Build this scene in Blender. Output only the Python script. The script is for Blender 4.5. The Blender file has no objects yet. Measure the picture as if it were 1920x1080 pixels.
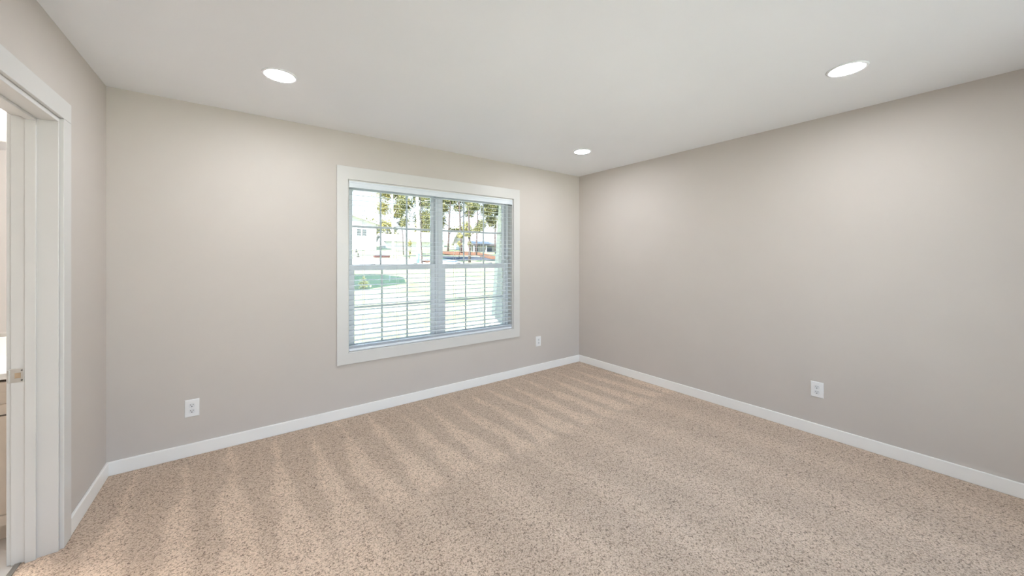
import bpy, math, random
from mathutils import Vector, Matrix
random.seed(7)
SC = bpy.context.scene
COL = SC.collection

# ------------------------------------------------------------------ camera, sky, sun, exposure
cam_d = bpy.data.cameras.new('camera')
cam = bpy.data.objects.new('camera', cam_d); COL.objects.link(cam)
cam.location = (-3.5538, -3.3268, 1.3663)
cam.rotation_euler = (math.radians(90), 0, -0.63511)
cam_d.sensor_width = 36; cam_d.lens = 678.6/1920*36
cam_d.shift_y = -(540-483.45)/1920
cam_d.clip_start = 0.02; cam_d.clip_end = 400
SC.camera = cam

SKY_STRENGTH = 1.4
SUN_STRENGTH = 30.0
LAMP_STRENGTH = 150.0
VANITY_STRENGTH = 330.0
world = bpy.data.worlds.new('sky'); SC.world = world; world.use_nodes = True
wt = world.node_tree; wt.nodes.clear()
_tc = wt.nodes.new('ShaderNodeTexCoord'); _sx = wt.nodes.new('ShaderNodeSeparateXYZ')
_cr = wt.nodes.new('ShaderNodeValToRGB'); _bg = wt.nodes.new('ShaderNodeBackground'); _wo = wt.nodes.new('ShaderNodeOutputWorld')
wt.links.new(_tc.outputs['Generated'], _sx.inputs[0]); wt.links.new(_sx.outputs['Z'], _cr.inputs[0])
wt.links.new(_cr.outputs[0], _bg.inputs[0]); wt.links.new(_bg.outputs[0], _wo.inputs[0])
_cr.color_ramp.elements[0].position = 0.0; _cr.color_ramp.elements[0].color = (3.0, 3.1, 3.2, 1)
_cr.color_ramp.elements[1].position = 0.55; _cr.color_ramp.elements[1].color = (0.95, 1.75, 2.9, 1)
_e = _cr.color_ramp.elements.new(0.12); _e.color = (2.1, 2.6, 3.1, 1)
_bg.inputs[1].default_value = SKY_STRENGTH

SUN_DIR = Vector((-.62, -.32, .71)).normalized()
sun_d = bpy.data.lights.new('sun', 'SUN'); sun_d.energy = SUN_STRENGTH; sun_d.angle = 0.0093; sun_d.color = (1.0, .95, .86)
sun = bpy.data.objects.new('sun', sun_d); COL.objects.link(sun)
sun.rotation_euler = SUN_DIR.to_track_quat('Z', 'Y').to_euler(); sun.location = SUN_DIR*60

SC.view_settings.view_transform = 'Standard'; SC.view_settings.look = 'None'
SC.view_settings.exposure = 0.39; SC.view_settings.gamma = 1.0; SC.view_settings.use_curve_mapping = False
SC.cycles.use_denoising = True
SC.cycles.max_bounces = 14; SC.cycles.diffuse_bounces = 8; SC.cycles.transparent_max_bounces = 24
SC.cycles.sample_clamp_indirect = 8.0

# ------------------------------------------------------------------ helpers
class MB:
    """collects quads and boxes into one mesh"""
    def __init__(s): s.v = []; s.f = []
    def quad(s, a, b, c, d):
        n = len(s.v); s.v += [tuple(a), tuple(b), tuple(c), tuple(d)]; s.f.append((n, n+1, n+2, n+3))
    def hexa(s, p):
        n = len(s.v); s.v += [tuple(q) for q in p]
        for f in ((3, 2, 1, 0), (4, 5, 6, 7), (0, 1, 5, 4), (1, 2, 6, 5), (2, 3, 7, 6), (3, 0, 4, 7)):
            s.f.append(tuple(n+i for i in f))
    def box(s, x0, x1, y0, y1, z0, z1):
        s.hexa([(x0, y0, z0), (x1, y0, z0), (x1, y1, z0), (x0, y1, z0), (x0, y0, z1), (x1, y0, z1), (x1, y1, z1), (x0, y1, z1)])
    def lathe(s, prof, c=(0, 0, 0), seg=32, axis='z'):
        n = len(s.v); k = len(prof)
        for i in range(seg):
            a = 2*math.pi*i/seg
            for r, h in prof:
                if axis == 'z': q = (c[0]+r*math.cos(a), c[1]+r*math.sin(a), c[2]+h)
                else: q = (c[0]+r*math.cos(a), c[1]+h, c[2]+r*math.sin(a))
                s.v.append(q)
        for i in range(seg):
            j = (i+1) % seg
            for m in range(k-1):
                s.f.append((n+i*k+m, n+j*k+m, n+j*k+m+1, n+i*k+m+1))
        if prof[0][0] > 1e-6: s.f.append(tuple(n+i*k for i in reversed(range(seg))))
        if prof[-1][0] > 1e-6: s.f.append(tuple(n+i*k+k-1 for i in range(seg)))
    def tube(s, pts, rad, seg=8):
        pts = [Vector(p) for p in pts]
        if not hasattr(rad, '__len__'): rad = [rad]*len(pts)
        n = len(s.v)
        for i, p in enumerate(pts):
            d = (pts[min(i+1, len(pts)-1)]-pts[max(i-1, 0)]).normalized()
            u = d.cross(Vector((0, 1, 0)) if abs(d.y) < .9 else Vector((1, 0, 0))).normalized(); w = d.cross(u)
            for k in range(seg):
                a = 2*math.pi*k/seg
                s.v.append(tuple(p+(u*math.cos(a)+w*math.sin(a))*rad[i]))
        for i in range(len(pts)-1):
            for k in range(seg):
                k2 = (k+1) % seg
                s.f.append((n+i*seg+k, n+i*seg+k2, n+(i+1)*seg+k2, n+(i+1)*seg+k))
        s.f.append(tuple(n+k for k in reversed(range(seg)))); e = n+(len(pts)-1)*seg
        s.f.append(tuple(e+k for k in range(seg)))
    def build(s, name, mat, parent=None, bevel=0, smooth=False, label=None):
        me = bpy.data.meshes.new(name); me.from_pydata(s.v, [], s.f); me.update()
        o = bpy.data.objects.new(name, me); COL.objects.link(o)
        if mat: me.materials.append(mat)
        if parent: o.parent = parent
        if smooth:
            for p in me.polygons: p.use_smooth = True
        if bevel:
            b = o.modifiers.new('bevel', 'BEVEL'); b.width = bevel; b.segments = 2; b.limit_method = 'ANGLE'
        if label: o['label'] = label
        return o

def tag(o, label=None, cat=None, group=None, kind=None):
    if label: o['label'] = label
    if cat: o['category'] = cat
    if group: o['group'] = group
    if kind: o['kind'] = kind
    return o

def empty(name, loc=(0, 0, 0), rz=0):
    o = bpy.data.objects.new(name, None); COL.objects.link(o)
    o.location = loc; o.rotation_euler = (0, 0, rz); o.empty_display_size = .1
    return o

def copy_tree(o, parent=None):
    c = o.copy(); COL.objects.link(c)
    if parent:
        c.parent = parent
    for ch in list(o.children): copy_tree(ch, c)
    return c

def mat(name, col, rough=.6, var=0.0, scale=8.0, bump=0.0, bscale=200.0, metal=0.0, spec=.5, col2=None):
    m = bpy.data.materials.new(name); m.use_nodes = True
    nt = m.node_tree; b = nt.nodes['Principled BSDF']
    b.inputs['Roughness'].default_value = rough; b.inputs['Metallic'].default_value = metal
    b.inputs['Specular IOR Level'].default_value = spec
    tc = nt.nodes.new('ShaderNodeTexCoord')
    n = nt.nodes.new('ShaderNodeTexNoise'); n.inputs['Scale'].default_value = scale; n.inputs['Detail'].default_value = 4
    nt.links.new(tc.outputs['Object'], n.inputs['Vector'])
    r = nt.nodes.new('ShaderNodeValToRGB')
    lo = col2 if col2 else tuple(c*(1-var) for c in col)
    hi = col if col2 else tuple(min(1, c*(1+var)) for c in col)
    r.color_ramp.elements[0].position = .3; r.color_ramp.elements[1].position = .7
    r.color_ramp.elements[0].color = (*lo, 1); r.color_ramp.elements[1].color = (*hi, 1)
    nt.links.new(n.outputs['Fac'], r.inputs[0]); nt.links.new(r.outputs[0], b.inputs['Base Color'])
    if bump:
        n2 = nt.nodes.new('ShaderNodeTexNoise'); n2.inputs['Scale'].default_value = bscale
        nt.links.new(tc.outputs['Object'], n2.inputs['Vector'])
        bp = nt.nodes.new('ShaderNodeBump'); bp.inputs['Strength'].default_value = bump; bp.inputs['Distance'].default_value = .002
        nt.links.new(n2.outputs['Fac'], bp.inputs['Height']); nt.links.new(bp.outputs[0], b.inputs['Normal'])
    return m

def emit(name, col, strength):
    m = bpy.data.materials.new(name); m.use_nodes = True
    nt = m.node_tree; nt.nodes.clear()
    e = nt.nodes.new('ShaderNodeEmission'); o = nt.nodes.new('ShaderNodeOutputMaterial')
    e.inputs[0].default_value = (*col, 1); e.inputs[1].default_value = strength
    nt.links.new(e.outputs[0], o.inputs[0])
    return m

def glass(name, tint=(.95, .97, .96)):
    m = bpy.data.materials.new(name); m.use_nodes = True
    nt = m.node_tree; nt.nodes.clear()
    t = nt.nodes.new('ShaderNodeBsdfTransparent'); g = nt.nodes.new('ShaderNodeBsdfGlossy'); f = nt.nodes.new('ShaderNodeFresnel')
    mx = nt.nodes.new('ShaderNodeMixShader'); o = nt.nodes.new('ShaderNodeOutputMaterial')
    t.inputs[0].default_value = (*tint, 1); g.inputs['Roughness'].default_value = .02; f.inputs[0].default_value = 1.45
    nt.links.new(f.outputs[0], mx.inputs[0]); nt.links.new(t.outputs[0], mx.inputs[1]); nt.links.new(g.outputs[0], mx.inputs[2])
    nt.links.new(mx.outputs[0], o.inputs[0])
    return m

def carpet_mat():
    m = bpy.data.materials.new('speckled_carpet'); m.use_nodes = True
    nt = m.node_tree; L = nt.links; b = nt.nodes['Principled BSDF']
    b.inputs['Roughness'].default_value = .95; b.inputs['Specular IOR Level'].default_value = .1
    b.inputs['Sheen Weight'].default_value = .15; b.inputs['Sheen Roughness'].default_value = .6
    def N(t, **k):
        n = nt.nodes.new(t)
        for a, v in k.items():
            if a in n.inputs: n.inputs[a].default_value = v
            else: setattr(n, a, v)
        return n
    def M(op, a, b_=None, c=None):
        n = nt.nodes.new('ShaderNodeMath'); n.operation = op
        for i, q in enumerate((a, b_, c)):
            if q is None: continue
            if isinstance(q, (int, float)): n.inputs[i].default_value = q
            else: L.new(q, n.inputs[i])
        return n.outputs[0]
    def sstep(v, lo, hi):
        n = nt.nodes.new('ShaderNodeMapRange'); n.interpolation_type = 'SMOOTHSTEP'
        L.new(v, n.inputs['Value']); n.inputs['From Min'].default_value = lo; n.inputs['From Max'].default_value = hi
        return n.outputs['Result']
    tc = N('ShaderNodeTexCoord'); P = tc.outputs['Object']
    sep = N('ShaderNodeSeparateXYZ'); L.new(P, sep.inputs[0]); X, Y = sep.outputs['X'], sep.outputs['Y']
    # yarn tufts
    wob = N('ShaderNodeTexNoise', Scale=60.0, Detail=2.0); L.new(P, wob.inputs['Vector'])
    vo = N('ShaderNodeTexVoronoi', Scale=150.0); L.new(P, vo.inputs['Vector'])
    fleck = N('ShaderNodeTexNoise', Scale=230.0, Detail=2.0, Roughness=.6); L.new(P, fleck.inputs['Vector'])
    blotch = N('ShaderNodeTexNoise', Scale=2.2, Detail=3.0); L.new(P, blotch.inputs['Vector'])
    sc = N('ShaderNodeSeparateColor'); L.new(vo.outputs['Color'], sc.inputs[0])
    gap = sstep(vo.outputs['Distance'], .40, .85)                             # dark gaps between the yarn tufts
    val = M('ADD', M('MULTIPLY', sc.outputs[0], .34), M('MULTIPLY', fleck.outputs['Fac'], .75))
    val = M('SUBTRACT', val, M('MULTIPLY', gap, .20))
    ramp = N('ShaderNodeValToRGB'); L.new(val, ramp.inputs[0])
    els = ramp.color_ramp.elements
    els[0].position = .20; els[0].color = (.13, .09, .07, 1)
    els[1].position = .85; els[1].color = (.74, .62, .52, 1)
    for pos, c in ((.36, (.42, .325, .25)), (.50, (.55, .44, .355)), (.68, (.63, .515, .425))):
        e = els.new(pos); e.color = (*c, 1)
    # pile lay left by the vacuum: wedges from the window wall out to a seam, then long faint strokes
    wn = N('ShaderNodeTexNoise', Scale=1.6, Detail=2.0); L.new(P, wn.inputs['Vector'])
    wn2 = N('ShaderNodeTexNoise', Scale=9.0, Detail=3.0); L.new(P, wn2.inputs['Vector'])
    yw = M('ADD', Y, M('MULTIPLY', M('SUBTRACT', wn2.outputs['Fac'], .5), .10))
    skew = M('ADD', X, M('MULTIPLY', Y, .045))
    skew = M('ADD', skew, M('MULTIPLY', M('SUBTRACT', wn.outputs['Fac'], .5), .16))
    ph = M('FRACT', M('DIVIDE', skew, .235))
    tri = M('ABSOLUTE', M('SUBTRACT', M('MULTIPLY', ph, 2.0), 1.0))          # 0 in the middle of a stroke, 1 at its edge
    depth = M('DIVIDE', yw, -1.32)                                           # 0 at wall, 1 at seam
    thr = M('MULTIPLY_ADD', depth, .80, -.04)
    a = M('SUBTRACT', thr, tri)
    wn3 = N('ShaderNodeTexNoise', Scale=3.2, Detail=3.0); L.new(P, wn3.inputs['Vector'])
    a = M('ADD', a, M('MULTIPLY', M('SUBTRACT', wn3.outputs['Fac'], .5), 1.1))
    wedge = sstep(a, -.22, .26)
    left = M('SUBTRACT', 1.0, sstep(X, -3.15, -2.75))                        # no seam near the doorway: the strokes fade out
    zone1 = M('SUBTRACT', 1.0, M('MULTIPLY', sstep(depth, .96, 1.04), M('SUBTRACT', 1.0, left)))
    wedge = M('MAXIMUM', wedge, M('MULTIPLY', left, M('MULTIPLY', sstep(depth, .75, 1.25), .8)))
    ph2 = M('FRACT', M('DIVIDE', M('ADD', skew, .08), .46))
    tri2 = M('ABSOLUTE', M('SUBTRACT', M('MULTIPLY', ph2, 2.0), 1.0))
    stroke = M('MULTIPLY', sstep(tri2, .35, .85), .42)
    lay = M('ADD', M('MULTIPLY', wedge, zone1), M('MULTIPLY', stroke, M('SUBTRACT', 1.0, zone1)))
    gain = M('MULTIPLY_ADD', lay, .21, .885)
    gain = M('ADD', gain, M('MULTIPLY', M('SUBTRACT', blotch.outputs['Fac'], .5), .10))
    mul = N('ShaderNodeMix', data_type='RGBA', blend_type='MULTIPLY'); mul.inputs['Factor'].default_value = 1.0
    cg = N('ShaderNodeCombineColor')
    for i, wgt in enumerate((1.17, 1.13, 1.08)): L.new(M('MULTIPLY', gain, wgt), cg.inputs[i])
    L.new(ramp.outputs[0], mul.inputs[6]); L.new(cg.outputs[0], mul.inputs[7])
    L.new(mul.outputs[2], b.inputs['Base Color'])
    h = M('SUBTRACT', M('MULTIPLY', fleck.outputs['Fac'], .8), vo.outputs['Distance'])
    bp = N('ShaderNodeBump'); bp.inputs['Strength'].default_value = .65; bp.inputs['Distance'].default_value = .006
    L.new(h, bp.inputs['Height']); L.new(bp.outputs[0], b.inputs['Normal'])
    return m

M_WALL = mat('greige_wall_paint', (.57, .525, .492), .7, .012, 3, .05, 260)
M_CEIL = mat('ceiling_paint', (.825, .84, .87), .55, .01, 2, .06, 180)
M_TRIM = mat('white_trim_paint', (.645, .635, .625), .35, .01, 4)
M_BASE = mat('trim_white_brightened', (.87, .86, .845), .35, .01, 4)  # trim white made lighter to offset the dim light near the floor
M_VINYL = mat('white_vinyl', (.74, .77, .81), .35, .01, 4)
M_GRID = mat('white_grid_bar', (.56, .61, .65), .4, .01, 4)
M_BLIND = mat('white_blind_slat', (.72, .77, .83), .4, .012, 20)
M_CORD = mat('white_cord', (.75, .75, .75), .8, .03, 300)
M_PLATE = mat('white_outlet_plastic', (.82, .82, .83), .3, .01, 40)
M_RECEPT = mat('white_receptacle_face', (.74, .75, .77), .3, .01, 40)
M_SLOT = mat('outlet_slot_shadow', (.03, .03, .03), .6, .1, 40)
M_METAL = mat('brushed_nickel', (.62, .61, .59), .32, .06, 30, metal=1.0)
M_STRIP = mat('aluminium_threshold', (.45, .43, .40), .4, .08, 60, metal=1.0)
M_WOODHOLE = mat('raw_wood_mortise', (.45, .33, .22), .8, .15, 60)
M_GLASS = glass('clear_glass')
M_DIM_GLASS = glass('view_dimming_glass', (.66, .655, .645))  # tint added to dim the outdoor view and daylight through the panes
M_CARPET = carpet_mat()
M_LENS = emit('led_lens', (.94, .965, 1.0), LAMP_STRENGTH)
M_BULB = emit('vanity_bulb', (1.0, .95, .88), VANITY_STRENGTH)

W = 4.2544; H = 2.44; D = 4.4
T = .15
# window opening in the back wall
WX0, WX1, WZ0, WZ1 = -2.850, -1.086, .552, 2.040
# doorway in the left wall
DY1, DY0, DZ = -.716, -1.526, 2.012
LT = .136           # thickness of the wall between bedroom and bathroom

# ------------------------------------------------------------------ room shell
m = MB(); m.box(-W, 0, -D, 0, -.10, 0); m.box(-W-.108, -W, DY0, DY1, -.10, 0)
tag(m.build('floor', M_CARPET), 'speckled beige carpet with vacuum tracks', 'carpet', kind='structure')
m = MB(); m.box(-W-.02, .02, -D-.02, .02, H, H+.12)
tag(m.build('ceiling', M_CEIL), 'smooth off-white ceiling with recessed lights', 'ceiling', kind='structure')
m = MB()
m.box(-W-3.2, WX0, 0, T, -.8, H+.12); m.box(WX1, T, 0, T, -.8, H+.12)
m.box(WX0, WX1, 0, T, -.8, WZ0); m.box(WX0, WX1, 0, T, WZ1, H+.12)
tag(m.build('wall_back', M_WALL), 'greige wall with the white-cased window', 'wall', kind='structure')
m = MB(); m.box(0, T, -D, 0, -.8, H+.12)
tag(m.build('wall_right', M_WALL), 'long blank greige wall on the right', 'wall', kind='structure')
m = MB(); m.box(-W-LT, -W, DY1, 0, -.1, H+.12); m.box(-W-LT, -W, -D, DY0, -.1, H+.12); m.box(-W-LT, -W, DY0, DY1, DZ, H+.12)
tag(m.build('wall_left', M_WALL), 'greige wall with the doorway on the left', 'wall', kind='structure')
F0, F1, FZ0, FZ1 = -3.4, -.5, .09, 2.12   # wide glazed door, unseen, added to let in fill daylight
m = MB()
m.box(-W-3.2, F0, -D-T, -D, -.8, H+.12); m.box(F1, T, -D-T, -D, -.8, H+.12); m.box(F0, F1, -D-T, -D, -.8, FZ0); m.box(F0, F1, -D-T, -D, FZ1, H+.12)
tag(m.build('wall_front', M_WALL), 'greige wall behind the camera', 'wall', kind='structure')

BH, BT = .088, .014
m = MB(); m.box(-W, 0, -BT, 0, 0, BH)
tag(m.build('baseboard_back', M_BASE, bevel=.004), 'white baseboard under the window', 'baseboard', kind='structure')
m = MB(); m.box(-BT, 0, -D, -BT, 0, BH)
tag(m.build('baseboard_right', M_BASE, bevel=.004), 'white baseboard along the right wall', 'baseboard', kind='structure')
m = MB(); m.box(-W, -W+BT, DY1+.09, -BT, 0, BH)
tag(m.build('baseboard_left', M_BASE, bevel=.004), 'short white baseboard beside the doorway', 'baseboard', kind='structure')

# ------------------------------------------------------------------ doorway
door = tag(empty('door_1', (-W, (DY0+DY1)/2, 0)), 'white cased doorway to the bathroom', 'doorway', kind='structure')
inv = -Vector(door.location)
def off(mb, d):
    mb.v = [(x+d[0], y+d[1], z+d[2]) for x, y, z in mb.v]; return mb
CT = .015
m = MB()
m.box(-W, -W+CT, DY1+.009, DY1+.098, 0, 2.020)
m.box(-W, -W+CT, DY0-.098, DY0-.009, 0, 2.020)
m.box(-W, -W+CT, DY0-.098, DY1+.098, 2.021, 2.112)
off(m, inv).build('casing', M_TRIM, door, bevel=.002)
m = MB()
m.box(-W-LT-CT, -W-LT, DY1+.005, DY1+.075, 0, 2.09); m.box(-W-LT-CT, -W-LT, DY0-.075, DY0-.005, 0, 2.09); m.box(-W-LT-CT, -W-LT, DY0-.005, DY1+.005, DZ+.005, 2.09)
off(m, inv).build('casing', M_TRIM, door, bevel=.002)
m = MB()
m.box(-W-LT, -W+.001, DY1-.004, DY1+.009, 0, DZ-.012); m.box(-W-LT, -W+.001, DY0-.009, DY0+.004, 0, DZ-.012)
m.box(-W-LT, -W+.001, DY0-.009, DY1+.009, DZ-.012, DZ+.009)
off(m, inv).build('jamb', M_TRIM, door, bevel=.0015)
m = MB()
m.box(-W-.094, -W-.062, DY1-.016, DY1-.004, 0, DZ-.024); m.box(-W-.094, -W-.062, DY0+.004, DY0+.016, 0, DZ-.024)
m.box(-W-.094, -W-.062, DY0+.004, DY1-.004, DZ-.024, DZ-.012)
off(m, inv).build('stop', M_TRIM, door, bevel=.0015)
m = MB()
zc = .842
m.box(-W-.140, -W-.099, DY1-.0065, DY1-.004, zc-.031, zc+.031)
m.box(-W-.145, -W-.138, DY1-.010, DY1-.0045, zc-.027, zc+.027)
st = off(m, inv).build('strike_plate', M_METAL, door, bevel=.001, label='nickel strike plate')
m = MB(); m.box(-W-.124, -W-.107, DY1-.0072, DY1-.0062, zc-.012, zc+.012)
off(m, inv).build('latch_hole', M_WOODHOLE, st)
m = MB(); m.lathe([(.003, 0), (.003, -.0012), (0, -.0015)], (-W-.104, DY1-.0064, zc+.022), 10, 'y'); m.lathe([(.003, 0), (.003, -.0012), (0, -.0015)], (-W-.104, DY1-.0064, zc-.022), 10, 'y')
off(m, inv).build('screw', M_SLOT, st)
m = MB(); m.box(-W-.125, -W-.106, DY0+.002, DY1-.004, 0, .006)
off(m, inv).build('threshold', M_STRIP, door, bevel=.002, label='metal threshold strip')
m = MB(); m.lathe([(.004, -.004), (.004, 0), (0, .002)], (-W+.010, -.895, 2.1125), 8)
off(m, inv).build('nail_head', M_SLOT, door)

# ------------------------------------------------------------------ window
win = tag(empty('window_1', ((WX0+WX1)/2, 0, WZ0)), 'white twin double-hung window with grids', 'window', kind='structure')
wi = -Vector(win.location)
m = MB()
CO = .085
co = [(WX0-CO, WZ0-.094), (WX1+CO, WZ0-.094), (WX1+CO, WZ1+.108), (WX0-CO, WZ1+.108)]
cn = [(WX0+.002, WZ0+.002), (WX1-.002, WZ0+.002), (WX1-.002, WZ1-.002), (WX0+.002, WZ1-.002)]
for yy in (0, -CT):
    for q in co + cn: m.v.append((q[0], yy, q[1]))
for k in range(4):
    j = (k+1) % 4
    m.f += [(8+k, 8+j, 12+j, 12+k), (k, j, 8+j, 8+k), (4+j, 4+k, 12+k, 12+j), (j, k, 4+k, 4+j)]
off(m, wi).build('casing', M_TRIM, win, bevel=.002)
m = MB()
m.box(WX0, WX0+.012, 0, .085, WZ0, WZ1); m.box(WX1-.012, WX1, 0, .085, WZ0, WZ1)
m.box(WX0, WX1, 0, .085, WZ1-.012, WZ1); m.box(WX0, WX1, 0, .085, WZ0, WZ0+.006)
off(m, wi).build('jamb', M_TRIM, win, bevel=.001)
XC = (WX0+WX1)/2
units = ((WX0+.002, XC), (XC, WX1-.002))
m = MB()
for a, b in units:
    m.box(a, a+.035, .085, .155, WZ0, WZ1); m.box(b-.035, b, .085, .155, WZ0, WZ1)
    m.box(a+.035, b-.035, .085, .155, WZ1-.04, WZ1); m.box(a+.035, b-.035, .085, .155, WZ0, WZ0+.022)
off(m, wi).build('frame', M_VINYL, win, bevel=.0015)
ZM = 1.280
for a, b in units:
    # upper sash (outer track)
    x0, x1 = a+.035, b-.035
    gx0, gx1 = a+.066, b-.066; gz0, gz1 = 1.300, WZ1-.062
    m = MB(); m.box(x0, gx0, .128, .150, 1.262, WZ1-.04); m.box(gx1, x1, .128, .150, 1.262, WZ1-.04)
    m.box(gx0, gx1, .128, .150, gz1, WZ1-.04); m.box(gx0, gx1, .128, .150, 1.262, gz0)
    us = off(m, wi).build('upper_sash', M_VINYL, win, bevel=.002)
    m = MB(); m.box(gx0-.004, gx1+.004, .136, .140, gz0-.004, gz1+.004); off(m, wi).build('pane', M_DIM_GLASS, us)
    m = MB()
    for k in (1, 2):
        xx = gx0+(gx1-gx0)*k/3; m.box(xx-.008, xx+.008, .1305, .1355, gz0, gz1)
    zz = 1.648; m.box(gx0, gx1, .1307, .1353, zz-.009, zz+.009)
    off(m, wi).build('grid', M_GRID, us)
    # lower sash (inner track)
    gx0, gx1 = a+.076, b-.080 if b == XC else b-.076
    if a == XC: gx0 = a+.080
    gz0, gz1 = .602, 1.254
    m = MB(); m.box(x0, gx0, .094, .120, .574, 1.306); m.box(gx1, x1, .094, .120, .574, 1.306)
    m.box(gx0, gx1, .094, .120, gz1, 1.306); m.box(gx0, gx1, .094, .120, .574, gz0)
    m.box(gx0+.02, gx1-.02, .088, .094, 1.286, 1.292)
    ls = off(m, wi).build('lower_sash', M_VINYL, win, bevel=.002)
    m = MB(); m.box(gx0-.004, gx1+.004, .104, .108, gz0-.004, gz1+.004); off(m, wi).build('pane', M_DIM_GLASS, ls)
    m = MB()
    for k in (1, 2):
        xx = gx0+(gx1-gx0)*k/3; m.box(xx-.008, xx+.008, .0985, .1035, gz0, gz1)
    zz = .924; m.box(gx0, gx1, .0987, .1033, zz-.009, zz+.009)
    off(m, wi).build('grid', M_GRID, ls)
    for fx in (.25, .75):
        xx = x0+(x1-x0)*fx
        m = MB(); m.box(xx-.022, xx+.022, .104, .118, 1.306, 1.310); m.tube([(xx-.010, .110, 1.311), (xx+.018, .106, 1.311)], .003, 8)
        off(m, wi).build('sash_lock', M_VINYL, ls)
m = MB(); m.box(XC-.010, XC+.010, .079, .086, WZ0+.006, WZ1-.012)
off(m, wi).build('mullion_cover', M_VINYL, win, bevel=.001)
m = MB(); m.box(WX1-.018, WX1-.012, .066, .080, 1.345, 1.372); m.tube([(WX1-.018, .072, 1.366), (WX1-.034, .070, 1.345)], .004, 8)
off(m, wi).build('vent_latch', M_METAL, win, label='small grey latch on the right jamb')

# unseen glazed door added behind the camera to brighten the room
w2 = tag(empty('fill_light_door', ((F0+F1)/2, -D, FZ0)), 'unseen glazed patio door added behind the camera for fill daylight', 'patio door', kind='structure'); w2o = -Vector(w2.location)
m = MB(); m.box(F0-.085, F0, -D, -D+CT, FZ0-.085, FZ1+.085); m.box(F1, F1+.085, -D, -D+CT, FZ0-.085, FZ1+.085); m.box(F0, F1, -D, -D+CT, FZ1, FZ1+.085); m.box(F0, F1, -D, -D+CT, FZ0-.085, FZ0)
off(m, w2o).build('casing', M_TRIM, w2, bevel=.002)
m = MB(); fm = (F0+F1)/2
for a, b in ((F0, fm), (fm, F1)):
    m.box(a, a+.06, -D-.13, -D-.07, FZ0, FZ1); m.box(b-.06, b, -D-.13, -D-.07, FZ0, FZ1); m.box(a+.06, b-.06, -D-.13, -D-.07, FZ0, FZ0+.06); m.box(a+.06, b-.06, -D-.13, -D-.07, FZ1-.06, FZ1)
off(m, w2o).build('frame', M_VINYL, w2)
for a, b in ((F0, fm), (fm, F1)):
    m = MB(); m.box(a+.055, b-.055, -D-.102, -D-.098, FZ0+.055, FZ1-.055); off(m, w2o).build('pane', M_GLASS, w2)

# ------------------------------------------------------------------ blind
BX0, BX1 = WX0+.0145, WX1-.0145
blind = tag(empty('window_blind', (XC, .03, WZ1-.012)), 'white faux-wood horizontal blind with open slats hanging in the window', 'blind')
bi = -Vector(blind.location)
m = MB(); m.box(BX0, BX1, .004, .056, 1.990, WZ1-.013); off(m, bi).build('headrail', M_BLIND, blind, bevel=.002)
m = MB(); m.box(BX0-.002, BX1+.002, -.004, .003, 1.972, WZ1-.0122); m.box(BX0-.003, BX1+.003, -.007, -.004, 1.972, 1.980); m.box(BX0-.003, BX1+.003, -.007, -.004, 2.012, 2.020)
off(m, bi).build('valance', M_BLIND, blind, bevel=.0015)
def slat(mb, z):
    pr = [(.009, -.0018), (.022, -.0001), (.038, .0010), (.051, .0016)]
    n = len(mb.v)
    for x in (BX0, BX1):
        for y, h in pr: mb.v.append((x, y, z+h))
        for y, h in reversed(pr): mb.v.append((x, y, z+h-.0018))
    for k in range(8):
        j = (k+1) % 8; mb.f.append((n+k, n+j, n+8+j, n+8+k))
    mb.f.append(tuple(n+k for k in reversed(range(8)))); mb.f.append(tuple(n+8+k for k in range(8)))
m = MB(); z = 1.958
while z > .630: slat(m, z); z -= .0437
for k in range(4): slat(m, .585+k*.006)
off(m, bi).build('slat_set', M_BLIND, blind)
m = MB(); m.box(BX0, BX1, .005, .055, .5605, .581); off(m, bi).build('bottom_rail', M_BLIND, blind, bevel=.003)
for x in (-2.71, -2.41, -2.12, -1.815, -1.487, -1.215):
    m = MB()
    m.tube([(x, .0052, .58), (x, .0052, 1.99)], .0010, 5); m.tube([(x, .0548, .58), (x, .0548, 1.99)], .0010, 5)
    off(m, bi).build('ladder_cord', M_CORD, blind)

# ------------------------------------------------------------------ outlets
def make_outlet():
    r = empty('wall_outlet')
    m = MB(); m.hexa([(-.0395, 0, -.060), (.0395, 0, -.060), (.0395, 0, .060), (-.0395, 0, .060), (-.036, -.006, -.0565), (.036, -.006, -.0565), (.036, -.006, .0565), (-.036, -.006, .0565)])
    m.build('cover_plate', M_PLATE, r, bevel=.0012)
    for s in (1, -1):
        zc = s*.0195
        m = MB(); pts = []
        for k in range(28):
            a = 2*math.pi*k/28
            pts.append((max(-.0168, min(.0168, .0178*math.cos(a))), max(-.0142, min(.0142, .0178*math.sin(a)))))
        n = len(pts)
        for y in (-.0055, -.0082):
            for px, pz in pts: m.v.append((px, y, zc+pz))
        for k in range(n):
            j = (k+1) % n; m.f.append((k, j, n+j, n+k))
        m.f.append(tuple(n+k for k in range(n)))
        rc = m.build('receptacle', M_RECEPT, r)
        m = MB()
        m.box(-.0078, -.0052, -.0087, -.0080, zc+.0005, zc+.0085); m.box(.0052, .0078, -.0087, -.0080, zc+.0015, zc+.0080)
        m.lathe([(.0029, 0), (.0029, -.0005), (0, -.0006)], (0, -.0082, zc-.0070), 12, 'y')
        m.build('slot', M_SLOT, rc)
    m = MB(); m.lathe([(.0032, 0), (.0030, -.0012), (0, -.0016)], (0, -.0060, 0), 12, 'y'); m.build('screw', M_RECEPT, r)
    return r
outlet = make_outlet()
outlet.location = (-3.850, 0, .329)
tag(outlet, 'white duplex outlet on the window wall near the left corner', 'outlet', 'wall outlets')
o = copy_tree(outlet); o.location = (-.708, 0, .360); tag(o, 'white duplex outlet between the window and the far right corner', 'outlet', 'wall outlets')
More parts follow.
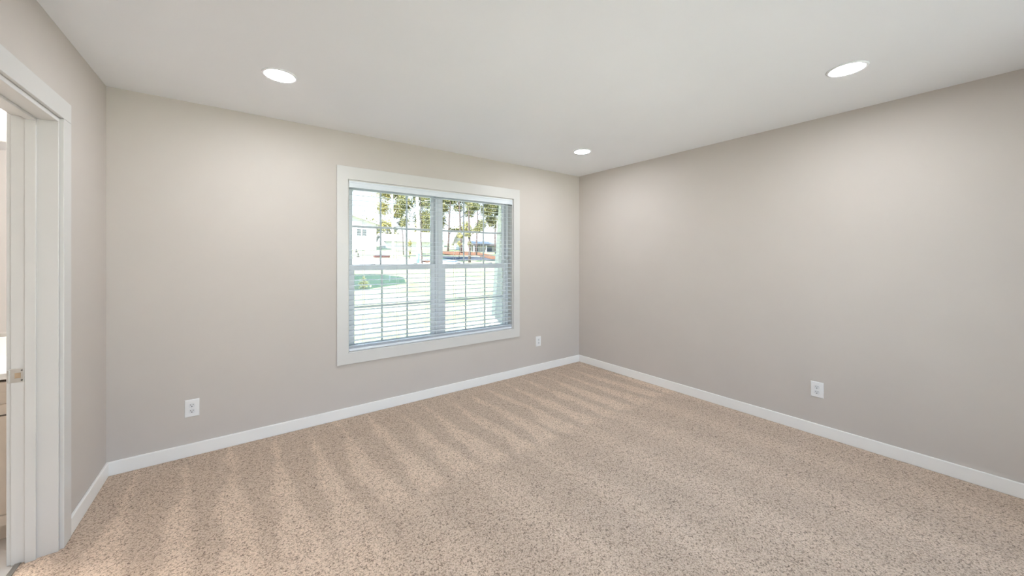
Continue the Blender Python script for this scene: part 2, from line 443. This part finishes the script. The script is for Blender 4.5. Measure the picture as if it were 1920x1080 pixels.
o = copy_tree(outlet); o.location = (0, -2.475, .350); o.rotation_euler = (0, 0, -math.pi/2); tag(o, 'white duplex outlet low on the long right wall', 'outlet', 'wall outlets')

# ------------------------------------------------------------------ ceiling lights
def make_light():
    r = empty('recessed_light')
    m = MB(); m.lathe([(.074, -.0015), (.076, -.005), (.083, -.006), (.090, -.0035), (.092, 0)], (0, 0, 0), 64)
    m.build('trim_ring', M_CEIL, r, smooth=True)
    m = MB(); m.lathe([(.0745, -.0012), (.0745, -.0032), (.05, -.0038), (0, -.004)], (0, 0, 0), 64)
    m.build('lens', M_LENS, r, smooth=True)
    return r
lamp = make_light(); lamp.location = (-3.39, -.800, H)
tag(lamp, 'round recessed ceiling light nearest the doorway and left corner', 'ceiling light', 'recessed ceiling lights')
for loc, lab in (((-.800, -2.800, H), 'round recessed ceiling light by the right wall, the rightmost one'),
                 ((-.815, -.805, H), 'small-looking recessed ceiling light above the far corner'),
                 ((-3.39, -2.800, H), 'unseen recessed ceiling light added overhead, close to the camera')):  # unseen fourth lamp, added to complete the grid and brighten the room
    o = copy_tree(lamp); o.location = loc; tag(o, lab, 'ceiling light', 'recessed ceiling lights')

# ------------------------------------------------------------------ bathroom beyond the doorway
BXL, BXR, BYN = -W-3.05, -W-LT, -2.6
M_BWALL = mat('bathroom_wall_paint', (.66, .64, .62), .7, .012, 3)
M_BFLOOR = mat('white_vinyl_floor', (.72, .69, .66), .4, .03, 6)
M_CAB = mat('beige_cabinet', (.60, .52, .44), .5, .04, 12)
M_GAP = mat('cabinet_gap', (.05, .035, .025), .8, .1, 20)
M_COUNTER = mat('white_countertop', (.82, .81, .79), .25, .01, 20)
M_MIRROR = mat('mirror_silver', (.88, .88, .88), .02, .005, 3, metal=1.0)
m = MB(); m.box(BXL, -W-.108, BYN, 0, -.1, -.002)
tag(m.build('floor_bathroom', M_BFLOOR), 'white vinyl floor past the threshold', 'floor', kind='structure')
m = MB(); m.box(BXL-.1, BXR, BYN-.1, 0, H, H+.12)
tag(m.build('ceiling_bathroom', M_CEIL), 'bathroom ceiling beyond the doorway', 'ceiling', kind='structure')
m = MB(); m.box(BXL-.1, BXL, BYN-.1, 0, -.8, H+.12)
tag(m.build('wall_bathroom_left', M_BWALL), 'far wall of the bathroom', 'wall', kind='structure')
m = MB(); m.box(BXL, BXR, BYN-.1, BYN, -.8, H+.12)
tag(m.build('wall_bathroom_front', M_BWALL), 'bathroom wall facing the mirror', 'wall', kind='structure')
m = MB(); m.box(BXL, BXR, -.004, 0, 0, H)
tag(m.build('wall_bathroom_back', M_BWALL), 'bathroom wall behind the vanity', 'wall', kind='structure')

VX0, VX1 = -W-1.50, BXR
van = tag(empty('vanity_cabinet', ((VX0+VX1)/2, -.25, 0)), 'beige shaker vanity cabinet seen through the doorway', 'cabinet'); vi = -Vector(van.location)
m = MB(); m.box(VX0, VX1, -.50, -.005, .09, .790); m.box(VX0+.01, VX1, -.44, -.005, 0, .09)
off(m, vi).build('body', M_CAB, van, bevel=.001)
m = MB(); m.box(VX0+.004, VX1, -.5015, -.50, .094, .786); off(m, vi).build('gap', M_GAP, van)
def shaker(x0, x1, z0, z1, name):
    m = MB(); f = .048
    m.box(x0, x0+f, -.520, -.5015, z0, z1); m.box(x1-f, x1, -.520, -.5015, z0, z1)
    m.box(x0+f, x1-f, -.520, -.5015, z0, z0+f); m.box(x0+f, x1-f, -.520, -.5015, z1-f, z1)
    m.box(x0+f, x1-f, -.508, -.5015, z0+f, z1-f)
    return off(m, vi).build(name, M_CAB, van, bevel=.001)
wv = (VX1-VX0)/3
for k in range(3):
    a = VX0+wv*k+.004; b = VX0+wv*(k+1)-.002
    d = shaker(a, b, .624, .778, 'drawer')
    m = MB(); m.tube([((a+b)/2-.05, -.540, .70), ((a+b)/2+.05, -.540, .70)], .005, 8); m.tube([((a+b)/2-.04, -.540, .70), ((a+b)/2-.04, -.518, .70)], .004, 8); m.tube([((a+b)/2+.04, -.540, .70), ((a+b)/2+.04, -.518, .70)], .004, 8)
    off(m, vi).build('handle', M_METAL, d)
    shaker(a, b, .098, .616, 'door')
ct = tag(empty('vanity_countertop', ((VX0+VX1)/2, -.25, .792)), 'white countertop on the beige vanity', 'countertop'); ci = -Vector(ct.location)
m = MB(); m.box(VX0-.01, VX1, -.535, -.005, .792, .822); off(m, ci).build('slab', M_COUNTER, ct, bevel=.003)
m = MB(); m.box(VX0-.01, VX1, -.024, -.005, .822, .925); off(m, ci).build('backsplash', M_COUNTER, ct, bevel=.002)
mi = tag(empty('wall_mirror', ((VX0+VX1)/2, -.005, .94)), 'wall mirror above the white vanity countertop', 'mirror'); mo = -Vector(mi.location)
m = MB(); m.box(VX0+.02, VX1-.012, -.010, -.004, .945, 2.015); off(m, mo).build('glass', M_MIRROR, mi)
for z0, z1 in ((.935, .946), (2.014, 2.022)):
    m = MB(); m.box(VX0+.015, VX1-.008, -.014, -.004, z0, z1); off(m, mo).build('rail', M_METAL, mi)
vl = tag(empty('vanity_light', (-W-.9, -.005, 2.18)), 'unseen bar light with globes added above the bathroom mirror', 'light'); lo = -Vector(vl.location)  # added lamp out of view, brightens the bathroom and the door jamb
m = MB(); m.box(-W-1.2, -W-.6, -.03, -.004, 2.15, 2.21); off(m, lo).build('backplate', M_METAL, vl, bevel=.003)
for k in range(3):
    m = MB(); m.lathe([(.001, -.05), (.03, -.04), (.05, 0), (.03, .04), (.001, .05)], (-W-1.12+.22*k, -.10, 2.18), 16); off(m, lo).build('globe', M_BULB, vl, smooth=True)
    m = MB(); m.tube([(-W-1.12+.22*k, -.03, 2.18), (-W-1.12+.22*k, -.06, 2.18)], .012, 10); off(m, lo).build('arm', M_METAL, vl)

# ------------------------------------------------------------------ outdoors
def gz(y): return -.75+.085*max(0, min(60, y-6))
M_LAWN = mat('sunny_lawn', (.37, .375, .23), .9, .1, .5, col2=(.21, .29, .13))
M_PAVE = mat('pale_driveway', (.66, .62, .58), .9, .05, 1.5)
M_ROAD = mat('grey_asphalt', (.055, .065, .085), .9, .15, 3)
M_MULCH = mat('orange_pine_straw', (.24, .11, .05), .95, .2, 6, col2=(.11, .05, .03))
M_REDBED = mat('dark_red_brick', (.09, .02, .02), .9, .2, 10)
M_HOUSE = mat('white_siding', (.78, .78, .78), .6, .02, 4)
M_ROOF = mat('pale_shingle_roof', (.52, .51, .52), .9, .08, 8)
M_DARKWIN = mat('dark_window_glass', (.06, .07, .08), .2, .1, 4)
M_SKIRT = mat('grey_skirting', (.16, .155, .18), .8, .06, 4)
M_BLUE = mat('blue_grey_panel', (.12, .17, .25), .6, .1, 4)
M_BARKP = mat('pale_bark', (.72, .68, .66), .9, .12, 10)
M_BARKD = mat('dark_bark', (.11, .09, .09), .9, .2, 10)
M_LEAF_Y = mat('yellow_green_leaves', (.44, .39, .15), .7, .2, 2, col2=(.20, .21, .08))
M_LEAF_G = mat('olive_green_leaves', (.32, .31, .13), .7, .2, 2, col2=(.10, .125, .06))
M_LEAF_D = mat('dark_green_leaves', (.06, .085, .045), .7, .2, 2, col2=(.02, .035, .022))
M_STRAW = mat('straw_grass_blades', (.74, .68, .42), .8, .15, 4)
M_DARK = mat('dark_metal_and_gap_shade', (.035, .035, .04), .6, .1, 20)
M_CYAN = mat('pale_cyan_plastic', (.22, .48, .52), .5, .05, 10)

m = MB(); m.box(-8, 3, -10, -D-T, -.30, -.12)  # added pale slab, bounces neutral daylight through the glazed door to the ceiling
tag(m.build('patio', M_PAVE), 'unseen pale patio added behind the camera to bounce daylight indoors', 'patio', kind='structure')
m = MB()
xs = [-60, -30, -12, 0, 6, 12, 20, 30, 45, 70, 120]; ys = [.10, 3, 6, 10, 16, 24, 34, 46, 66, 120]
for i in range(len(xs)-1):
    for j in range(len(ys)-1):
        m.quad((xs[i], ys[j], gz(ys[j])), (xs[i+1], ys[j], gz(ys[j])), (xs[i+1], ys[j+1], gz(ys[j+1])), (xs[i], ys[j+1], gz(ys[j+1])))
m.quad((-60, -60, -.76), (120, -60, -.76), (120, .10, -.76), (-60, .10, -.76))
tag(m.build('lawn', M_LAWN), 'pale sunlit lawn rising away from the window', 'lawn', kind='structure')

def patch(name, pts, mt, dz):
    m = MB(); n = len(pts)
    for x, y in pts: m.v.append((x, y, gz(y)+dz))
    for x, y in pts: m.v.append((x, y, gz(y)-.05))
    m.f.append(tuple(range(n)))
    for k in range(n):
        j = (k+1) % n; m.f.append((k, n+k, n+j, j))
    return m.build(name, mt)
tag(patch('driveway', [(2, 24), (12, 24.5), (13, 29), (3, 30)], M_PAVE, .02), 'pale driveway crossing the lawn', 'driveway', kind='structure')
tag(patch('road', [(12.6, 28.0), (18.5, 27.4), (20.5, 31.5), (13.0, 33.2)], M_ROAD, .025), 'grey asphalt road seen through the right sash', 'road', kind='structure')
tag(patch('mulch_bed', [(15.0, 34.6), (21.0, 34.0), (22.0, 39.0), (16.8, 41.8)], M_MULCH, .06), 'orange pine straw bed past the road', 'mulch', kind='stuff')
tag(patch('mulch_bed', [(17.2, 27.6), (20.5, 28.0), (25, 33.0), (18.6, 33.4)], M_MULCH, .06), 'orange pine straw bed at the right edge of the view', 'mulch', kind='stuff')
tag(patch('mulch_bed', [(8.9, 26.0), (10.4, 26.6), (10.9, 27.6), (9.0, 27.2)], M_MULCH, .06), 'small mulch strip by the pale trunk', 'mulch', kind='stuff')

# unseen gabled outbuilding left of the view, shaped so its shadow falls on the lawn
out = tag(empty('outbuilding', (-3, 15.6, 0)), 'unseen pale gabled outbuilding shaped to cast the lawn shadow', 'building'); oi = -Vector(out.location)
m = MB(); x1, y0, y1, ea, ap = -.15, 13.4, 17.8, 3.75, 4.9
m.box(-7, x1, y0, y1, -.3, ea); off(m, oi).build('wall', M_HOUSE, out)
m = MB(); ym = (y0+y1)/2; n = len(m.v)
m.v += [(-7, y0-.1, ea), (-7, ym, ap), (-7, y1+.1, ea), (x1+.05, y0-.1, ea), (x1+.05, ym, ap), (x1+.05, y1+.1, ea)]
m.f += [(0, 1, 4, 3), (1, 2, 5, 4), (0, 2, 1), (3, 4, 5), (0, 3, 5, 2)]
off(m, oi).build('roof', M_ROOF, out)

# tapered porch column just outside the window
pc = tag(empty('porch_column', (-.10, 1.65, -.75)), 'white tapered porch column outside the right edge of the window', 'column'); pi_ = -Vector(pc.location)
def tap(mb, x0b, x0t, x1b, x1t, y0, y1, z0, z1):
    mb.hexa([(x0b, y0, z0), (x1b, y0, z0), (x1b, y1, z0), (x0b, y1, z0), (x0t, y0, z1), (x1t, y0, z1), (x1t, y1, z1), (x0t, y1, z1)])
m = MB(); tap(m, -.405, -.152, .25, .10, 1.537, 1.61, -.45, 2.66); off(m, pi_).build('shaft', M_HOUSE, pc)
m = MB(); tap(m, -.412, -.158, .26, .09, 1.50, 1.530, -.45, 2.66); off(m, pi_).build('front_board', M_HOUSE, pc)
m = MB(); tap(m, -.400, -.147, .24, .085, 1.530, 1.537, -.45, 2.66); off(m, pi_).build('seam', M_DARK, pc)  # dark strip stands in for the shadow gap behind the front board
m = MB(); m.box(-.46, .32, 1.44, 1.68, -.75, -.45); off(m, pi_).build('plinth', M_HOUSE, pc)

m = MB(); m.box(-2.3, 1.2, T, 2.35, 2.66, 2.80); m.box(-2.3, 1.2, 2.15, 2.35, 2.50, 2.66)  # added roof out of view, keeps the sun off the porch column
tag(m.build('porch_roof', M_HOUSE), 'unseen white porch roof added to shade the tapered column', 'porch roof', kind='structure')

def gable_house(name, label, x0, x1, y0, y1, zb, ze, zr, ridge, wins=(), group=None, skirt=0.0):
    r = tag(empty(name, ((x0+x1)/2, y0, zb)), label, 'house', group); ri = -Vector(r.location)
    m = MB(); m.box(x0, x1, y0, y1, zb-1.5, ze)
    if ridge == 'y':
        xm = (x0+x1)/2; n = len(m.v); m.v += [(x0, y0, ze), (x1, y0, ze), (xm, y0, zr), (x0, y1, ze), (x1, y1, ze), (xm, y1, zr)]
        m.f += [(n, n+1, n+2), (n+4, n+3, n+5)]
    off(m, ri).build('wall', M_HOUSE, r)
    m = MB(); t = .14; ov = .35
    if ridge == 'y':
        xm = (x0+x1)/2; sl = (zr-ze)/(xm-x0)
        for s, xe in ((-1, x0-ov), (1, x1+ov)):
            zz = ze-ov*sl
            m.hexa([(xe, y0-ov, zz), (xm, y0-ov, zr), (xm, y1+ov, zr), (xe, y1+ov, zz), (xe, y0-ov, zz+t), (xm, y0-ov, zr+t), (xm, y1+ov, zr+t), (xe, y1+ov, zz+t)])
    else:
        ym = (y0+y1)/2; sl = (zr-ze)/(ym-y0)
        for xe in (x0, x1):
            m.hexa([(xe-.02, y0, ze-.02), (xe+.02, y0, ze-.02), (xe+.02, y1, ze-.02), (xe-.02, y1, ze-.02), (xe-.02, ym-.02, zr), (xe+.02, ym-.02, zr), (xe+.02, ym+.02, zr), (xe-.02, ym+.02, zr)])
        for ye in (y0-ov, y1+ov):
            zz = ze-ov*sl
            m.hexa([(x0-ov, ye, zz), (x1+ov, ye, zz), (x1+ov, ym, zr), (x0-ov, ym, zr), (x0-ov, ye, zz+t), (x1+ov, ye, zz+t), (x1+ov, ym, zr+t), (x0-ov, ym, zr+t)])
    off(m, ri).build('roof', M_ROOF, r)
    for (a, b, c, d) in wins:
        m = MB(); m.box(a-.06, b+.06, y0-.05, y0, c-.06, d+.06)
        f = off(m, ri).build('window', M_HOUSE, r)
        m = MB()
        for i in range(3):
            for j in range(3):
                w = (b-a)/3; h = (d-c)/3
                m.box(a+w*i+.018, a+w*(i+1)-.018, y0-.07, y0-.04, c+h*j+.022, c+h*(j+1)-.022)
        off(m, ri).build('pane', M_DARKWIN, f)
    if skirt:
        m = MB(); m.box(x0-.02, x1+.02, y0-.04, y0+.02, zb-1.0, zb+skirt); off(m, ri).build('skirting', M_SKIRT, r)
    return r
gable_house('house', 'white gabled house with two grid windows in the left sash', -2.0, 9.30, 42, 52, gz(42), 5.45, 7.15, 'y', [(7.05, 7.50, 3.98, 4.80), (7.66, 8.12, 3.98, 4.80)])
gable_house('mobile_home', 'low white home behind the pale trunks', 11.8, 18.3, 46.5, 51, gz(47)-.3, 3.75, 4.65, 'x', [], 'mobile homes beyond the road', .25)
hb = gable_house('mobile_home', 'low white home with broad pale roof right of the mullion', 16.9, 23.6, 53, 58, gz(53)-.3, 4.45, 5.6, 'x', [(18.2, 18.8, 3.6, 4.2), (21.8, 22.5, 3.6, 4.2)], 'mobile homes beyond the road', .2)
hc = gable_house('mobile_home', 'low white home with shaded porch at the right edge', 21.9, 31.5, 41.6, 46, gz(41)-.2, 3.55, 5.2, 'x', [], 'mobile homes beyond the road', .15)
ci_ = -Vector(hc.location)
m = MB(); m.box(21.7, 30, 39.9, 41.6, 3.10, 3.32); off(m, ci_).build('porch_roof', M_SKIRT, hc)
for x in (21.9, 23.9, 25.9, 27.9):
    m = MB(); m.box(x-.07, x+.07, 40.0, 40.14, gz(40)-.2, 3.10); off(m, ci_).build('porch_post', M_HOUSE, hc)
m = MB(); m.box(22.6, 23.4, 41.5, 41.6, 2.2, 3.0); off(m, ci_).build('window', M_BLUE, hc)
m = MB(); m.box(25.0, 25.8, 41.5, 41.6, 1.95, 3.0); off(m, ci_).build('door', M_BLUE, hc)

# trees
def leaf_cloud(mb, blobs, n, size, rng):
    tot = sum(r[0]*r[1]*r[2] for _, r in blobs)
    for c, r in blobs:
        k = int(n*r[0]*r[1]*r[2]/tot)
        for _ in range(k):
            while True:
                p = Vector((rng.uniform(-1, 1), rng.uniform(-1, 1), rng.uniform(-1, 1)))
                if p.length <= 1: break
            p = p*(.45+.55*rng.random())
            if rng.random() < .16: p = p*1.4
            q = Vector((c[0]+p.x*r[0], c[1]+p.y*r[1], c[2]+p.z*r[2]))
            u = Vector((rng.gauss(0, 1), rng.gauss(0, 1), rng.gauss(0, 1))).normalized()
            w = u.cross(Vector((rng.gauss(0, 1), rng.gauss(0, 1), rng.gauss(0, 1)))).normalized()
            s = size*rng.uniform(.6, 1.3)
            mb.quad(q-u*s, q-w*s*.55, q+u*s, q+w*s*.55)

def tree(label, x, y, lean, h, rad, bark, leaf, blobs, n, size, seed, group='trees beyond the lawn', name='tree'):
    rng = random.Random(seed); zb = gz(y)
    r = tag(empty(name, (x, y, zb)), label, 'tree', group)
    m = MB(); N = 7
    pts = [(lean*h*(k/(N-1))+rng.uniform(-.04, .04)*(k > 0), rng.uniform(-.04, .04), -.2+(h+.2)*k/(N-1)) for k in range(N)]
    m.tube(pts, [rad*(1.15-.75*k/(N-1)) for k in range(N)], 10)
    for c, rr in blobs[:7]:
        z0 = max(1.0, min(h*.95, c[2]-.8)); m.tube([(lean*z0, 0, z0), (c[0]*.6+lean*z0*.4, c[1]*.6, c[2]-.15), (c[0], c[1], c[2]+.1)], [rad*.42, rad*.28, rad*.1], 6)
    m.build('trunk', bark, r, smooth=True)
    if n:
        m = MB(); leaf_cloud(m, blobs, n, size, rng); m.build('foliage', leaf, r)
    return r
tree('pale-trunked tree left of the two in the left window half', 7.57, 30.5, -.012, 10.5, .115, M_BARKP, M_LEAF_Y,
     [((-.2, 1.0, 6.3), (1.2, .8, 1.0)), ((-.65, .9, 4.7), (.75, .7, .9)), ((.75, 1.0, 4.7), (.75, .8, .9)), ((.1, .9, 8.2), (1.3, .8, 1.0)), ((-.6, .8, 3.2), (.5, .6, .55)), ((.9, 1.0, 6.0), (.7, .7, .7))], 9000, .075, 1)
tree('thicker pale-trunked tree leaning right of the first', 8.485, 26.3, -.045, 10.5, .175, M_BARKP, M_LEAF_G,
     [((-1.0, 1.1, 5.0), (.75, .8, 1.0)), ((.65, 1.1, 3.9), (1.0, .9, 1.0)), ((.6, 1.1, 5.6), (1.1, .9, 1.0)), ((-.9, 1.0, 6.7), (.9, .8, .8)), ((.2, 1.1, 7.8), (1.3, .9, .9)), ((-.95, 1.0, 3.5), (.6, .6, .6))], 10000, .075, 2)
tree('thin dark-trunked tree between the pale trunks', 10.02, 34.5, -.06, 6.5, .07, M_BARKD, M_LEAF_D,
     [((-.7, 0, 4.3), (.8, .8, .6)), ((.2, 0, 5.4), (.9, .9, .7)), ((-.2, .2, 3.3), (.5, .6, .4))], 4500, .075, 3)
tree('slim dark tree just left of the window mullion', 8.14, 25.0, -.03, 6.6, .05, M_BARKD, M_LEAF_G,
     [((.55, 0, 3.7), (.45, .8, .9)), ((.55, .1, 5.2), (.5, .8, .8)), ((.5, .2, 2.9), (.3, .4, .3))], 2600, .07, 4)
tree('leafy tree just right of the window mullion', 18.9, 42.0, .05, 9.0, .13, M_BARKD, M_LEAF_G,
     [((-.9, .8, 4.2), (1.1, 1.0, 1.6)), ((.4, .8, 7.3), (1.9, 1.2, 1.0)), ((-.4, .8, 6.0), (1.3, 1, .9)), ((1.3, .5, 3.0), (1.3, .6, .35))], 7000, .11, 5)
tree('tall dark-trunked tree left of the first grid bar in the right half', 18.7, 37.7, -.05, 9.5, .13, M_BARKD, M_LEAF_G,
     [((-.8, .8, 7.2), (1.2, 1.1, .9)), ((1.0, .8, 7.2), (1.5, 1.1, .9)), ((-.1, .8, 5.9), (1.0, .8, .7)), ((1.6, .8, 5.3), (.9, .8, .7))], 5000, .10, 6)
tree('forked dark tree in the middle of the right half', 13.15, 26.0, .0, 7.0, .11, M_BARKD, M_LEAF_G,
     [((.4, 0, 5.2), (.9, .8, .55)), ((1.0, .2, 3.1), (.5, .6, .5)), ((-.2, 0, 2.6), (.4, .5, .35)), ((0, 0, 1.75), (.25, .3, .3))], 3800, .07, 7)
tree('bushy yellow-green tree at the right end of the view', 18.4, 33.5, .02, 8.5, .09, M_BARKD, M_LEAF_G,
     [((1.5, 0, 5.6), (1.1, 1.0, 1.2)), ((.6, 0, 3.7), (.8, .8, .8)), ((2.3, .2, 4.2), (.8, 1.0, 1.0)), ((0, 0, 7.0), (1.5, 1.2, .7)), ((2.4, .1, 6.4), (1.0, .9, .8))], 9000, .09, 8)
tree('slender dark tree against the white column', 23.6, 37.2, -.03, 8.0, .11, M_BARKD, M_LEAF_D,
     [((.3, 0, 5.9), (1.0, 1.0, 1.0)), ((-.8, .3, 4.6), (.8, .8, .5)), ((-.3, 0, 7.2), (1.3, 1, .8))], 4200, .10, 9)
tree('dark leafy tree at the upper left corner of the view', -.9, 21.2, .05, 6.5, .16, M_BARKD, M_LEAF_D,
     [((2.45, 0, 5.0), (.55, .5, .35)), ((1.4, .2, 6.0), (1.3, 1.0, .7)), ((-.3, .3, 5.8), (1.4, 1.2, 1.0))], 2400, .08, 10)
for k, (x, y, h, lab) in enumerate(((6.6, 57, 4.8, 'yellowish tree behind the left house roof'), (12.2, 56, 4.4, 'yellowish tree at the right end of the left house'),
                                    (17.5, 64, 4.6, 'yellow tree beyond the low white home'), (25.5, 66, 5.4, 'yellow-green tree behind the broad pale roof'), (33.0, 62, 5.6, 'yellow-green tree behind the porch home'))):
    tree(lab, x, y, 0, h*.8, .16, M_BARKD, M_LEAF_Y, [((0, 0, h*.62), (1.6, 1.4, h*.35)), ((1.2, .5, h*.45), (1.3, 1.2, h*.25)), ((-1.3, .2, h*.5), (1.2, 1.2, h*.28))], 900, .22, 20+k, 'yellow trees behind the houses')
tree('small yellow shrub beside the thicker pale trunk', 8.85, 29.6, 0, .9, .04, M_BARKD, M_LEAF_Y, [((0, 0, 1.45), (.17, .2, .5)), ((0, 0, .6), (.12, .15, .35))], 260, .07, 31, None, 'shrub')
tree('young yellow sapling in the middle of the right half', 12.75, 27.2, 0, 1.3, .03, M_BARKD, M_LEAF_Y, [((0, 0, 1.65), (.26, .25, .35)), ((.15, 0, 2.4), (.4, .35, .3))], 220, .09, 32, None, 'shrub')
tree('pale grassy clump in front of the lawn shadow', 0.87, 14.2, 0, .3, .02, M_BARKP, M_STRAW, [((0, 0, .2), (.30, .25, .22)), ((-.02, 0, .42), (.10, .10, .22))], 260, .06, 33, None, 'shrub')

# small things on the lawn
def post(x, y, label, h):
    r = tag(empty('garden_post', (x, y, gz(y))), label, 'post', 'dark posts before the white house')
    k = h/.4
    m = MB(); m.lathe([(.13*k, 0), (.14*k, .05*k), (.10*k, .13*k), (.055*k, .17*k), (.05*k, .26*k)], (0, 0, 0), 16); m.build('base', M_DARK, r, smooth=True)
    m = MB(); m.lathe([(.05*k, .26*k), (.08*k, .30*k), (.075*k, .36*k), (.001, .40*k)], (0, 0, 0), 16); m.build('cap', M_DARK, r, smooth=True)
post(6.06, 37.9, 'small dark post on the lawn, the farther of two by the white house', .40)
post(4.78, 31.8, 'small dark post on the lawn, the nearer of two by the white house', .36)
r = tag(empty('brick_planter', (6.75, 31.3, gz(31.3))), 'low dark red brick planter on the lawn', 'planter')
m = MB(); m.box(-.68, .70, -.25, .25, -.1, .20); m.build('bed', M_REDBED, r, bevel=.01)
m = MB(); m.box(-.55, .30, -.2, .2, .20, .27); m.build('cover', M_BLUE, r, bevel=.02)
r = tag(empty('bin', (8.01, 25.6, gz(25.6))), 'pale cyan bin at the foot of the pale trunk', 'bin')
m = MB(); m.lathe([(.12, 0), (.15, .75)], (0, 0, 0), 20); m.build('body', M_CYAN, r, smooth=True)
m = MB(); m.lathe([(.16, .75), (.16, .80), (.001, .86)], (0, 0, 0), 20); m.build('lid', M_CYAN, r)
m = MB(); m.tube([(0, 0, -.05), (.01, 0, .32)], .022, 8); m.v = [(a, b, c) for a, b, c in m.v]
o = m.build('stake', M_HOUSE); o.location = (2.68, 16.2, gz(16.2)); tag(o, 'short white stake standing in the lawn shadow', 'stake')
